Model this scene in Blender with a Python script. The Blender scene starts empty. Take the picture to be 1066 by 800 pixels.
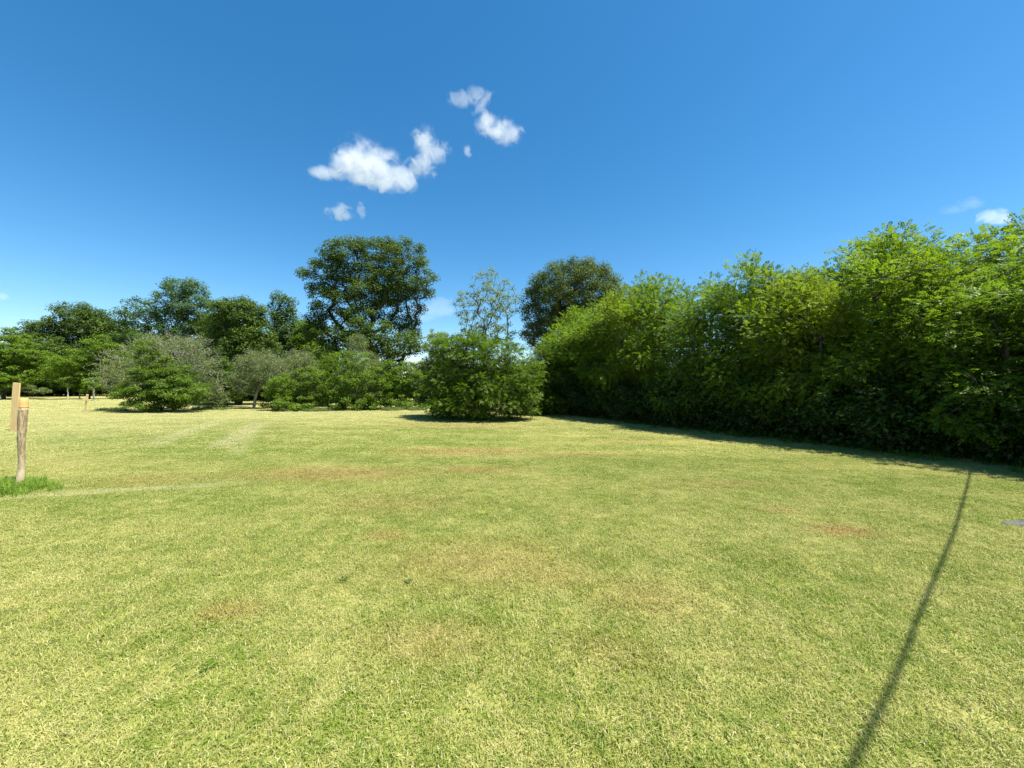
import bpy, bmesh, math, random
import numpy as np
from mathutils import Vector

R = math.radians
scene = bpy.context.scene
col = scene.collection

# ------------------------------------------------------------------ camera, sky, sun, exposure
CAM_H, HORIZON, F = 1.6, 402.0, 400.0          # photograph: 1066 x 800, ultra wide lens
cam_d = bpy.data.cameras.new('camera')
cam = bpy.data.objects.new('camera', cam_d)
col.objects.link(cam)
cam.location = (0, 0, CAM_H)
cam.rotation_euler = (R(90), 0, 0)
cam_d.sensor_width = 36.0
cam_d.lens = F / 1066.0 * 36.0
cam_d.shift_y = (HORIZON - 400.0) / 1066.0
cam_d.clip_start = 0.05
cam_d.clip_end = 20000
scene.camera = cam

SUN_EL = 65.0
SUN_H = Vector((0.92, -0.39, 0)).normalized()    # from the right, a little behind the camera
sun_dir = Vector((SUN_H.x * math.cos(R(SUN_EL)), SUN_H.y * math.cos(R(SUN_EL)), math.sin(R(SUN_EL))))
world = bpy.data.worlds.new('World')
scene.world = world
world.use_nodes = True
wn = world.node_tree
wn.nodes.clear()
sky = wn.nodes.new('ShaderNodeTexSky')
sky.sky_type = 'NISHITA'
sky.sun_disc = False
sky.sun_elevation = R(SUN_EL)
sky.sun_rotation = math.atan2(SUN_H.x, SUN_H.y)
sky.altitude = 0
sky.air_density = 1.0
sky.dust_density = 0.3
sky.ozone_density = 3.0
hs = wn.nodes.new('ShaderNodeHueSaturation')
hs.inputs['Hue'].default_value = 0.493
hs.inputs['Saturation'].default_value = 1.33
hs.inputs['Value'].default_value = 1.0
bg = wn.nodes.new('ShaderNodeBackground')
bg.inputs['Strength'].default_value = 0.072
wo = wn.nodes.new('ShaderNodeOutputWorld')
wn.links.new(sky.outputs[0], hs.inputs['Color'])
wn.links.new(hs.outputs[0], bg.inputs[0])
wn.links.new(bg.outputs[0], wo.inputs[0])

sun_d = bpy.data.lights.new('sun', 'SUN')
sun_d.energy = 4.8
sun_d.angle = R(0.5)
sun_d.color = (1.0, 0.95, 0.86)
sun = bpy.data.objects.new('sun', sun_d)
col.objects.link(sun)
sun.location = (20, -20, 40)
sun.rotation_euler = (-sun_dir).to_track_quat('-Z', 'Y').to_euler()

scene.view_settings.view_transform = 'Standard'
scene.view_settings.look = 'None'
scene.view_settings.gamma = 1.0
scene.view_settings.use_curve_mapping = False
scene.view_settings.exposure = 1.40
scene.render.engine = 'CYCLES'
cy = scene.cycles
cy.max_bounces = 8
cy.diffuse_bounces = 2
cy.glossy_bounces = 2
cy.transmission_bounces = 4
cy.volume_bounces = 8
cy.caustics_reflective = False
cy.caustics_refractive = False
cy.sample_clamp_indirect = 8.0
cy.use_denoising = True
cy.denoiser = 'OPENIMAGEDENOISE'
cy.denoising_input_passes = 'RGB_ALBEDO_NORMAL'
cy.denoising_prefilter = 'NONE'

# ------------------------------------------------------------------ helpers
rng = np.random.default_rng(7)


def PX(px, D):
    return (px - 533.0) / F * D


def PZ(py, D):
    return CAM_H + (HORIZON - py) / F * D


def hgt(x, y):
    """gentle unevenness of the lawn"""
    r = np.hypot(x, y)
    k = np.clip((r - 3.0) / 12.0, 0, 1) * np.clip((160.0 - r) / 80.0, 0, 1)
    return k * (0.05 * np.sin(x * 0.23 + 0.8) * np.sin(y * 0.31 + 0.4) + 0.035 * np.sin(x * 0.11 - y * 0.17)
                + 0.06 * np.exp(-((y - 17.5) / 3.0) ** 2) * np.clip((-x - 4) / 8.0, 0, 1))


def tag(o, label=None, cat=None, group=None, kind=None):
    if label: o['label'] = label
    if cat: o['category'] = cat
    if group: o['group'] = group
    if kind: o['kind'] = kind
    return o


def link(name, me, mat, parent=None):
    o = bpy.data.objects.new(name, me)
    col.objects.link(o)
    if mat is not None:
        for m in (mat if isinstance(mat, (list, tuple)) else [mat]):
            me.materials.append(m)
    if parent: o.parent = parent
    return o


def empty(name, loc, label, cat, group=None):
    o = bpy.data.objects.new(name, None)
    o.empty_display_size = 0.3
    col.objects.link(o)
    o.location = loc
    return tag(o, label, cat, group)


def mesh_np(name, V, Fc, tint=None, smooth=False):
    """V (n,3); Fc list of (m,k) index arrays; tint per face"""
    me = bpy.data.meshes.new(name)
    V = np.asarray(V, dtype=np.float32)
    if not isinstance(Fc, list): Fc = [Fc]
    me.vertices.add(len(V))
    me.vertices.foreach_set('co', V.ravel())
    nl = sum(f.size for f in Fc); nf = sum(len(f) for f in Fc)
    me.loops.add(nl)
    me.loops.foreach_set('vertex_index', np.concatenate([f.ravel() for f in Fc]).astype(np.int32))
    me.polygons.add(nf)
    sizes = np.concatenate([np.full(len(f), f.shape[1], dtype=np.int32) for f in Fc])
    starts = np.concatenate([[0], np.cumsum(sizes)[:-1]]).astype(np.int32)
    me.polygons.foreach_set('loop_start', starts)
    me.polygons.foreach_set('use_smooth', np.full(nf, smooth))
    if tint is not None:
        a = me.attributes.new('tint', 'FLOAT', 'FACE')
        a.data.foreach_set('value', np.asarray(tint, dtype=np.float32))
    me.update(calc_edges=True)
    return me


def norm(v):
    return v / np.maximum(np.linalg.norm(v, axis=-1, keepdims=True), 1e-9)


def tubes(P0, P1, r0, r1, sides=5):
    """separate tapered prisms, vectorised -> V, F"""
    P0, P1 = np.asarray(P0, float), np.asarray(P1, float)
    r0, r1 = np.asarray(r0, float), np.asarray(r1, float)
    n = len(P0)
    d = norm(P1 - P0)
    ref = np.where(np.abs(d[:, 2:3]) > 0.9, np.array([[1.0, 0, 0]]), np.array([[0, 0, 1.0]]))
    a = norm(np.cross(d, ref)); b = np.cross(d, a)
    th = np.arange(sides) * 2 * np.pi / sides
    ring = a[:, None, :] * np.cos(th)[None, :, None] + b[:, None, :] * np.sin(th)[None, :, None]
    V = np.concatenate([P0[:, None] + ring * r0[:, None, None], P1[:, None] + ring * r1[:, None, None]], axis=1)
    base = (np.arange(n) * 2 * sides)[:, None]
    i = np.arange(sides); j = (i + 1) % sides
    Fq = np.stack([base + i, base + j, base + sides + j, base + sides + i], axis=2).reshape(-1, 4)
    return V.reshape(-1, 3), Fq


# ------------------------------------------------------------------ node helpers and materials
class NT:
    def __init__(s, tree): s.t = tree
    def n(s, typ, **kw):
        nd = s.t.nodes.new(typ)
        for k, v in kw.items():
            setattr(nd, k, v)
        return nd
    def set(s, sock, v):
        if hasattr(v, 'is_linked') or hasattr(v, 'links'): s.t.links.new(v, sock)
        else: sock.default_value = v
    def math(s, op, a, b=None, c=None, clamp=False):
        nd = s.n('ShaderNodeMath', operation=op, use_clamp=clamp)
        s.set(nd.inputs[0], a)
        if b is not None: s.set(nd.inputs[1], b)
        if c is not None: s.set(nd.inputs[2], c)
        return nd.outputs[0]
    def vmath(s, op, a, b=None, out=0):
        nd = s.n('ShaderNodeVectorMath', operation=op)
        s.set(nd.inputs[0], a)
        if b is not None: s.set(nd.inputs[1], b)
        return nd.outputs[out]
    def mix(s, f, a, b, blend='MIX'):
        nd = s.n('ShaderNodeMix', data_type='RGBA', blend_type=blend)
        s.set(nd.inputs[0], f); s.set(nd.inputs[6], a); s.set(nd.inputs[7], b)
        return nd.outputs[2]
    def noise(s, vec, scale, detail=3, rough=0.55, dist=0.0):
        nd = s.n('ShaderNodeTexNoise')
        s.set(nd.inputs['Vector'], vec)
        nd.inputs['Scale'].default_value = scale
        nd.inputs['Detail'].default_value = detail
        nd.inputs['Roughness'].default_value = rough
        nd.inputs['Distortion'].default_value = dist
        return nd.outputs[0]
    def ramp(s, v, lo, hi):
        nd = s.n('ShaderNodeMapRange', interpolation_type='SMOOTHSTEP')
        s.set(nd.inputs[0], v)
        nd.inputs[1].default_value = lo; nd.inputs[2].default_value = hi
        return nd.outputs[0]
    def attr(s, name):
        return s.n('ShaderNodeAttribute', attribute_name=name).outputs['Fac']


def new_mat(name):
    m = bpy.data.materials.new(name)
    m.use_nodes = True
    m.node_tree.nodes.clear()
    t = NT(m.node_tree)
    out = t.n('ShaderNodeOutputMaterial')
    return m, t, out


def rgba(c): return (c[0], c[1], c[2], 1.0)


def leaf_mat(name, dark, light, trans, tfac=0.35, rough=0.5, spec=0.18):
    m, t, out = new_mat(name)
    pos = t.n('ShaderNodeTexCoord').outputs['Object']
    k = t.math('ADD', t.math('MULTIPLY', t.attr('tint'), 0.7), t.math('MULTIPLY', t.ramp(t.noise(pos, 0.9, 2), 0.3, 0.7), 0.3))
    c = t.mix(k, rgba(dark), rgba(light))
    p = t.n('ShaderNodeBsdfPrincipled')
    t.set(p.inputs['Base Color'], c)
    p.inputs['Roughness'].default_value = rough
    p.inputs['Specular IOR Level'].default_value = spec
    tr = t.n('ShaderNodeBsdfTranslucent')
    t.set(tr.inputs[0], t.mix(k, rgba([x * 0.7 for x in trans]), rgba(trans)))
    mx = t.n('ShaderNodeMixShader')
    mx.inputs[0].default_value = tfac
    t.t.links.new(p.outputs[0], mx.inputs[1]); t.t.links.new(tr.outputs[0], mx.inputs[2])
    t.t.links.new(mx.outputs[0], out.inputs[0])
    return m


def bark_mat(name, a, b, scale=14.0):
    m, t, out = new_mat(name)
    pos = t.n('ShaderNodeTexCoord').outputs['Object']
    mp = t.n('ShaderNodeMapping'); t.set(mp.inputs[0], pos); mp.inputs['Scale'].default_value = (1, 1, 0.25)
    nz = t.noise(mp.outputs[0], scale, 5, 0.65)
    p = t.n('ShaderNodeBsdfPrincipled')
    t.set(p.inputs['Base Color'], t.mix(t.ramp(nz, 0.35, 0.65), rgba(a), rgba(b)))
    p.inputs['Roughness'].default_value = 0.85
    bp = t.n('ShaderNodeBump'); bp.inputs['Strength'].default_value = 0.5; bp.inputs['Distance'].default_value = 0.02
    t.set(bp.inputs['Height'], nz)
    t.t.links.new(bp.outputs[0], p.inputs['Normal'])
    t.t.links.new(p.outputs[0], out.inputs[0])
    return m


M_LOCUST = leaf_mat('locust_leaf', (0.050, 0.100, 0.008), (0.138, 0.216, 0.014), (0.31, 0.48, 0.02), 0.35)
M_LOCUST_DEEP = leaf_mat('locust_leaf_deep', (0.042, 0.090, 0.010), (0.115, 0.190, 0.016), (0.26, 0.43, 0.025), 0.33)
M_LOCUST_PALE = leaf_mat('locust_leaf_pale', (0.060, 0.105, 0.009), (0.150, 0.215, 0.016), (0.32, 0.45, 0.025), 0.34)
M_LAWNBUSH = leaf_mat('lawn_bush_leaf', (0.032, 0.074, 0.008), (0.110, 0.178, 0.013), (0.22, 0.37, 0.02), 0.28)
M_OAK = leaf_mat('oak_leaf', (0.030, 0.066, 0.009), (0.082, 0.138, 0.015), (0.18, 0.28, 0.03), 0.22)
M_CHESTNUT = leaf_mat('chestnut_leaf', (0.030, 0.060, 0.012), (0.105, 0.145, 0.034), (0.17, 0.25, 0.035), 0.24)
M_SHRUB = leaf_mat('shrub_leaf', (0.042, 0.092, 0.007), (0.128, 0.205, 0.012), (0.26, 0.42, 0.02), 0.30)
M_FAR = leaf_mat('far_leaf', (0.036, 0.080, 0.017), (0.085, 0.148, 0.030), (0.18, 0.30, 0.04), 0.26)
M_GREYLEAF = leaf_mat('grey_leaf', (0.062, 0.100, 0.024), (0.175, 0.215, 0.075), (0.26, 0.36, 0.07), 0.30)
M_PALE = leaf_mat('pale_leaf', (0.095, 0.145, 0.040), (0.17, 0.225, 0.075), (0.34, 0.45, 0.12), 0.36)
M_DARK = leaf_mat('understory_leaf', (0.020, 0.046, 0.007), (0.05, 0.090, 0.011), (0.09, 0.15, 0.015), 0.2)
M_BARK = bark_mat('bark', (0.032, 0.026, 0.019), (0.095, 0.078, 0.058))
M_GREYBARK = bark_mat('grey_bark', (0.16, 0.15, 0.095), (0.33, 0.315, 0.22))


def lawn_color(t, pos):
    """dry, mown lawn: green and straw in patches, worn spots, faint mowing lines (world position)"""
    big = t.noise(pos, 0.22, 4, 0.6)
    mid = t.noise(pos, 1.1, 4, 0.6)
    fine = t.noise(pos, 5.5, 3, 0.6)
    sx = t.n('ShaderNodeSeparateXYZ'); t.set(sx.inputs[0], pos)
    X, Y = sx.outputs[0], sx.outputs[1]
    dist = t.vmath('LENGTH', pos, out=1)
    vfine = t.noise(pos, 17.0, 2, 0.6)
    dry = t.math('ADD', t.math('MULTIPLY', t.ramp(big, 0.35, 0.68), 0.26),
                 t.math('ADD', t.math('MULTIPLY', t.ramp(mid, 0.36, 0.64), 0.30), t.math('MULTIPLY', t.ramp(fine, 0.36, 0.66), 0.32)))
    dry = t.math('ADD', dry, t.math('MULTIPLY', t.math('SUBTRACT', t.ramp(vfine, 0.36, 0.66), 0.35), 0.30))
    # drier, paler straw with distance from the camera
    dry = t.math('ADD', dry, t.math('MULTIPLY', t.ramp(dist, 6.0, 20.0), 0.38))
    # faint mowing lines across the lawn
    ln = t.math('ADD', t.math('MULTIPLY', X, 0.55), t.math('MULTIPLY', Y, 0.84))
    ln = t.math('ADD', ln, t.math('MULTIPLY', mid, 0.5))
    wv = t.math('SINE', t.math('MULTIPLY', ln, 4.4))
    dry = t.math('ADD', dry, t.math('MULTIPLY', wv, 0.05))
    mp_ = t.n('ShaderNodeMapping'); t.set(mp_.inputs[0], pos)
    mp_.inputs['Rotation'].default_value = (0, 0, R(12)); mp_.inputs['Scale'].default_value = (0.12, 0.9, 1)
    strk = t.noise(mp_.outputs[0], 1.0, 4, 0.6)
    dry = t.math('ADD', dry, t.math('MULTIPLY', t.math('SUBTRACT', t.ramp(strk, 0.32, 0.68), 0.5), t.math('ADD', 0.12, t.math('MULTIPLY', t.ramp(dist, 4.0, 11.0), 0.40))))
    gx_ = t.math('DIVIDE', t.math('ADD', X, 7.5), 8.0); gy_ = t.math('DIVIDE', t.math('SUBTRACT', Y, 12.5), 4.2)
    gd = t.math('ADD', t.math('MULTIPLY', gx_, gx_), t.math('MULTIPLY', gy_, gy_))
    dry = t.math('SUBTRACT', dry, t.math('MULTIPLY', t.ramp(gd, 1.3, 0.3), 0.34))      # greener hollow at left
    dry = t.math('SUBTRACT', dry, 0.06, clamp=True)
    cg = t.mix(fine, rgba((0.15, 0.235, 0.024)), rgba((0.25, 0.31, 0.040)))
    cs = t.mix(mid, rgba((0.44, 0.415, 0.105)), rgba((0.55, 0.52, 0.20)))
    c = t.mix(dry, cg, cs)
    # worn reddish-brown spots: (x, y, rx, ry, strength)
    acc = None
    for (x, y, rx, ry, s) in [(3.62, 4.2, 0.42, 0.22, 0.85), (3.4, 4.9, 0.30, 0.16, 0.45), (-1.35, 4.1, 0.32, 0.18, 0.55),
                              (-1.2, 9.5, 2.2, 0.7, 0.75), (-3.4, 7.0, 2.0, 0.7, 0.70), (-0.7, 7.3, 1.1, 0.45, 0.6), (-2.4, 15.5, 2.8, 0.7, 0.7), (-6.2, 6.6, 1.3, 0.6, 0.4), (1.6, 9.0, 1.4, 0.5, 0.4), (3.2, 11.5, 1.5, 0.6, 0.35), (1.2, 20.5, 1.5, 0.8, 0.6),
                              (-2.0, 2.72, 0.26, 0.17, 0.6), (0.35, 3.2, 0.5, 0.25, 0.40), (-0.3, 3.5, 1.1, 0.6, 0.44), (1.0, 2.9, 0.5, 0.35, 0.38), (-0.5, 2.4, 0.5, 0.25, 0.40), (-1.6, 5.2, 1.2, 0.5, 0.35), (0.6, 2.3, 0.35, 0.2, 0.3), (3.4, 6.2, 1.3, 0.35, 0.35)]:
        dx = t.math('DIVIDE', t.math('SUBTRACT', X, x), rx)
        dy = t.math('DIVIDE', t.math('SUBTRACT', Y, y), ry)
        d2 = t.math('SQRT', t.math('ADD', t.math('MULTIPLY', dx, dx), t.math('MULTIPLY', dy, dy)))
        d2 = t.math('ADD', d2, t.math('MULTIPLY', t.math('SUBTRACT', fine, 0.5), 1.6))
        w = t.math('MULTIPLY', t.ramp(d2, 1.35, 0.1), s)
        acc = w if acc is None else t.math('MAXIMUM', acc, w)
    c = t.mix(acc, c, rgba((0.40, 0.27, 0.095)))
    # pale mown tracks on the left
    acc = None
    for (x0, y0, x1, y1, w0, s) in [(-10.2, 15.5, -7.6, 10.0, 0.35, 0.7), (-12.5, 16.5, -9.6, 10.2, 0.35, 0.55), (-7.3, 5.6, -4.6, 6.3, 0.16, 0.6), (-9.0, 13.5, -6.5, 9.0, 0.2, 0.4)]:
        L = math.hypot(x1 - x0, y1 - y0); ux, uy = (x1 - x0) / L, (y1 - y0) / L
        u = t.math('ADD', t.math('MULTIPLY', t.math('SUBTRACT', X, x0), ux), t.math('MULTIPLY', t.math('SUBTRACT', Y, y0), uy))
        v = t.math('ABSOLUTE', t.math('ADD', t.math('MULTIPLY', t.math('SUBTRACT', X, x0), -uy), t.math('MULTIPLY', t.math('SUBTRACT', Y, y0), ux)))
        v = t.math('ADD', v, t.math('MULTIPLY', t.math('SUBTRACT', fine, 0.5), w0 * 1.5))
        w = t.math('MULTIPLY', t.ramp(v, w0 * 1.3, w0 * 0.5), t.math('MULTIPLY', t.ramp(u, -0.5, 0.5), t.ramp(u, L + 0.5, L - 0.5)))
        w = t.math('MULTIPLY', w, s)
        acc = w if acc is None else t.math('MAXIMUM', acc, w)
    c = t.mix(t.math('MULTIPLY', acc, 0.75), c, rgba((0.55, 0.52, 0.29)))
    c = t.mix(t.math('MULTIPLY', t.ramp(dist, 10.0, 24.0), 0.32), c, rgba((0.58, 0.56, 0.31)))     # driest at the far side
    return c


m_ground, t, out = new_mat('lawn_ground')
pos = t.n('ShaderNodeNewGeometry').outputs['Position']
c = lawn_color(t, pos)
thatch = t.mix(t.noise(pos, 40.0, 3), rgba((0.07, 0.06, 0.022)), rgba((0.26, 0.22, 0.09)))
c = t.mix(0.60, c, thatch)
p = t.n('ShaderNodeBsdfPrincipled'); t.set(p.inputs['Base Color'], c)
p.inputs['Roughness'].default_value = 0.95; p.inputs['Specular IOR Level'].default_value = 0.1
bp = t.n('ShaderNodeBump'); bp.inputs['Strength'].default_value = 0.6; bp.inputs['Distance'].default_value = 0.03
t.set(bp.inputs['Height'], t.noise(pos, 25.0, 4, 0.7)); t.t.links.new(bp.outputs[0], p.inputs['Normal'])
t.t.links.new(p.outputs[0], out.inputs[0])

m_blade, t, out = new_mat('grass_blade')
pos = t.n('ShaderNodeNewGeometry').outputs['Position']
c = lawn_color(t, pos)
tn = t.attr('tint')
c = t.mix(t.ramp(tn, 0.62, 0.86), c, rgba((0.56, 0.51, 0.24)))          # dead blades
c = t.mix(t.math('MULTIPLY', t.ramp(tn, 0.42, 0.0), 0.75), c, rgba((0.10, 0.20, 0.022)))   # fresh blades
p = t.n('ShaderNodeBsdfPrincipled'); t.set(p.inputs['Base Color'], c)
p.inputs['Roughness'].default_value = 0.6; p.inputs['Specular IOR Level'].default_value = 0.25
tr = t.n('ShaderNodeBsdfTranslucent'); t.set(tr.inputs[0], c)
mx = t.n('ShaderNodeMixShader'); mx.inputs[0].default_value = 0.35
t.t.links.new(p.outputs[0], mx.inputs[1]); t.t.links.new(tr.outputs[0], mx.inputs[2]); t.t.links.new(mx.outputs[0], out.inputs[0])

M_TALL = leaf_mat('tall_grass_blade', (0.13, 0.235, 0.025), (0.26, 0.37, 0.055), (0.36, 0.50, 0.07), 0.4)

# ------------------------------------------------------------------ ground sheet
rings = np.concatenate([[0.0], np.linspace(0.6, 40, 90), np.geomspace(42, 9000, 50)])
segs = 160
th = np.arange(segs) * 2 * np.pi / segs
gx = (rings[1:, None] * np.sin(th)[None]).ravel(); gy = (rings[1:, None] * np.cos(th)[None]).ravel()
V = np.concatenate([[[0, 0, 0]], np.stack([gx, gy, hgt(gx, gy)], 1)])
nr = len(rings) - 1
i, j = np.meshgrid(np.arange(nr - 1), np.arange(segs), indexing='ij')
i, j = i.ravel(), j.ravel(); j2 = (j + 1) % segs
Fq = np.stack([1 + i * segs + j, 1 + (i + 1) * segs + j, 1 + (i + 1) * segs + j2, 1 + i * segs + j2], 1)[:, ::-1]
jj = np.arange(segs)
Ft = np.stack([np.zeros(segs, int), 1 + jj, 1 + (jj + 1) % segs], 1)[:, ::-1]
ground = link('ground', mesh_np('ground', V, [Fq, Ft], smooth=True), m_ground)
tag(ground, 'wide mown lawn of green and straw coloured grass', 'ground', kind='structure')


# ------------------------------------------------------------------ grass (stuff)
def blade_patch(size, n, hmin, hmax, w, lean, seed, tint_lo=0.0, tint_hi=1.0):
    g = np.random.default_rng(seed)
    ncl = max(3, n // 9)
    cc = (g.random((ncl, 2)) - 0.5) * size
    cdir = g.random(ncl) * 2 * np.pi
    ctint = g.random(ncl)
    k = g.integers(0, ncl, n)
    P = cc[k] + g.normal(0, size * 0.075, (n, 2))
    d = cdir[k] + g.normal(0, 0.9, n)
    h = hmin + (hmax - hmin) * g.random(n)
    ln = lean * (0.35 + g.random(n)) * h
    dx = np.stack([np.cos(d), np.sin(d)], 1)
    f = d + np.pi / 2 + g.normal(0, 0.8, n)
    sx = np.stack([np.cos(f), np.sin(f)], 1)
    ww = w * (0.6 + 0.7 * g.random(n))[:, None]
    z = np.zeros((n, 1))
    p0 = np.concatenate([P, z - 0.004], 1)
    p1 = np.concatenate([P + dx * (ln * 0.35)[:, None], (h * 0.62)[:, None]], 1)
    p2 = np.concatenate([P + dx * ln[:, None], (h * (1.0 - 0.28 * (ln / h) ** 2).clip(0.35, 1))[:, None]], 1)
    s3 = np.concatenate([sx * ww / 2, z], 1)
    V = np.stack([p0 - s3, p0 + s3, p1 + s3 * 0.8, p1 - s3 * 0.8, p2], 1).reshape(-1, 3)
    b = (np.arange(n) * 5)[:, None]
    q = b + np.array([[0, 1, 2, 3]]); tri = b + np.array([[3, 2, 4]])
    tint = np.clip(0.45 * ctint[k] + 0.55 * g.random(n), 0, 1)
    tint = tint_lo + (tint_hi - tint_lo) * tint
    return V, [q, tri], np.concatenate([tint, tint])


def scatter(name, label, P, scale, patches, mat, seed):
    """points with a geometry-nodes modifier that puts a grass tuft on every point"""
    g = np.random.default_rng(seed)
    n = len(P)
    me = bpy.data.meshes.new(name)
    me.vertices.add(n)
    me.vertices.foreach_set('co', np.asarray(P, np.float32).ravel())
    a = me.attributes.new('rot', 'FLOAT_VECTOR', 'POINT')
    rot = np.zeros((n, 3), np.float32); rot[:, 2] = g.random(n) * 2 * np.pi
    a.data.foreach_set('vector', rot.ravel())
    a = me.attributes.new('scl', 'FLOAT_VECTOR', 'POINT')
    a.data.foreach_set('vector', np.asarray(scale, np.float32).ravel())
    a = me.attributes.new('pick', 'INT', 'POINT')
    a.data.foreach_set('value', g.integers(0, len(patches), n).astype(np.int32))
    o = link(name, me, None)
    ng = bpy.data.node_groups.new(name + '_nodes', 'GeometryNodeTree')
    ng.interface.new_socket('Geometry', in_out='INPUT', socket_type='NodeSocketGeometry')
    ng.interface.new_socket('Geometry', in_out='OUTPUT', socket_type='NodeSocketGeometry')
    N = ng.nodes
    gi, go = N.new('NodeGroupInput'), N.new('NodeGroupOutput')
    iop = N.new('GeometryNodeInstanceOnPoints')
    jn = N.new('GeometryNodeJoinGeometry')
    for q, (Vp, Fp, Tp) in reversed(list(enumerate(patches))):
        src = bpy.data.objects.new(name + '_tuft', mesh_np(name + '_tuft', Vp, Fp, Tp))
        src.data.materials.append(mat)
        oi = N.new('GeometryNodeObjectInfo'); oi.inputs['Object'].default_value = src
        oi.inputs['As Instance'].default_value = True
        ng.links.new(oi.outputs['Geometry'], jn.inputs[0])
    def named(nm, typ):
        nd = N.new('GeometryNodeInputNamedAttribute'); nd.data_type = typ
        nd.inputs['Name'].default_value = nm
        return nd.outputs[0]
    ng.links.new(gi.outputs[0], iop.inputs['Points'])
    ng.links.new(jn.outputs[0], iop.inputs['Instance'])
    iop.inputs['Pick Instance'].default_value = True
    ng.links.new(named('pick', 'INT'), iop.inputs['Instance Index'])
    e2r = N.new('FunctionNodeEulerToRotation')
    ng.links.new(named('rot', 'FLOAT_VECTOR'), e2r.inputs[0])
    ng.links.new(e2r.outputs[0], iop.inputs['Rotation'])
    ng.links.new(named('scl', 'FLOAT_VECTOR'), iop.inputs['Scale'])
    ng.links.new(iop.outputs[0], go.inputs[0])
    md = o.modifiers.new('tufts', 'NODES'); md.node_group = ng
    return tag(o, label, 'grass', kind='stuff')


def wedge(y0, y1, step, seed, jit=0.5):
    g = np.random.default_rng(seed)
    xs = np.arange(-1.45 * y1 - 7, 1.45 * y1 + 7, step); ys = np.arange(y0, y1, step)
    X, Y = np.meshgrid(xs, ys)
    X = X.ravel() + (g.random(X.size) - 0.5) * step * 2 * jit; Y = Y.ravel() + (g.random(Y.size) - 0.5) * step * 2 * jit
    k = np.abs(X) < 1.42 * np.abs(Y) + 6.0
    X, Y = X[k], Y[k]
    return X, Y


slab_xy, slab_r = (6.02, 4.38), 0.42
pts, scs = [], []
for (y0, y1, step, s) in [(-1.0, 9.0, 0.16, 1.0), (9.0, 25.0, 0.30, 1.7), (25.0, 75.0, 0.9, 3.6)]:
    X, Y = wedge(y0, y1, step, int(y1))
    k = np.hypot((X - slab_xy[0]) / (slab_r + 0.02), (Y - slab_xy[1]) / 0.20) > 1
    X, Y = X[k], Y[k]
    pts.append(np.stack([X, Y, hgt(X, Y)], 1))
    q = s * rng.uniform(0.85, 1.2, len(X))
    scs.append(np.stack([q, q, rng.uniform(0.7, 1.25, len(X)) * (0.9 + 0.15 * s)], 1))
scatter('grass', 'short mown grass covering the whole lawn', np.concatenate(pts), np.concatenate(scs),
        [blade_patch(0.32, 500, 0.016, 0.038, 0.0038, 1.4, 11), blade_patch(0.32, 520, 0.017, 0.045, 0.0038, 1.25, 12),
         blade_patch(0.32, 480, 0.015, 0.035, 0.0042, 1.7, 13)], m_blade, 3)


# ------------------------------------------------------------------ tree generator
def skeleton(base_nodes, parents, clumps, g, kink=0.12, zpen=0.6, rise=0.25):
    nodes = [np.array(p, float) for p in base_nodes]; par = list(parents); ntr = len(nodes)
    b = nodes[0]
    order = np.argsort(np.linalg.norm(clumps - b, axis=1) + g.normal(0, 0.2, len(clumps)))
    ends = []
    for ci in order:
        c = clumps[ci]
        A = np.array(nodes)
        d = np.linalg.norm(A - c, axis=1) + zpen * np.maximum(0, A[:, 2] - c[2] + rise * np.linalg.norm(A[:, :2] - c[:2], axis=1))
        d[:ntr] *= 0.62          # limbs leave the trunk rather than each other
        d[:1] += 2.0
        k = int(np.argmin(d))
        p = nodes[k]; L = np.linalg.norm(c - p)
        nseg = max(1, min(5, int(L / 0.5)))
        last = k
        for s in range(1, nseg + 1):
            f = s / nseg
            q = p + (c - p) * f
            if s < nseg:
                q = q + g.normal(0, kink * L / nseg, 3) + np.array([0, 0, -0.10 * L * math.sin(math.pi * f)])
            nodes.append(q); par.append(last); last = len(nodes) - 1
        ends.append((ci, last))
    return np.array(nodes), np.array(par), ends


def radii(nodes, par, r_tip, r_base, expo=2.2):
    n = len(nodes); acc = np.zeros(n)
    for i in range(n - 1, -1, -1):
        if acc[i] == 0: acc[i] = r_tip ** expo
        if par[i] >= 0: acc[par[i]] += acc[i]
    r = acc ** (1 / expo)
    if r[0] > 0: r = r_tip + (r - r_tip) * (r_base - r_tip) / max(r[0] - r_tip, 1e-6)
    return r


def leaves(C, nrm_out, n_up, L, asp, g, spread=0.7):
    """diamond leaves at C -> V, F"""
    n = len(C)
    N = norm(np.array([[0, 0, 1.0]]) * n_up + nrm_out * 0.45 + g.normal(0, spread, (n, 3)))
    A = norm(np.cross(N, g.normal(0, 1, (n, 3))))
    B = np.cross(N, A)
    l = (L * g.uniform(0.7, 1.3, n))[:, None]
    V = np.stack([C - A * l * 0.5, C + B * l * asp * 0.5 + A * l * 0.05, C + A * l * 0.5, C - B * l * asp * 0.5 + A * l * 0.05], 1)
    V[:, 1] += N * l * 0.06; V[:, 3] += N * l * 0.06
    return V.reshape(-1, 3), (np.arange(n * 4)).reshape(n, 4)


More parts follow.
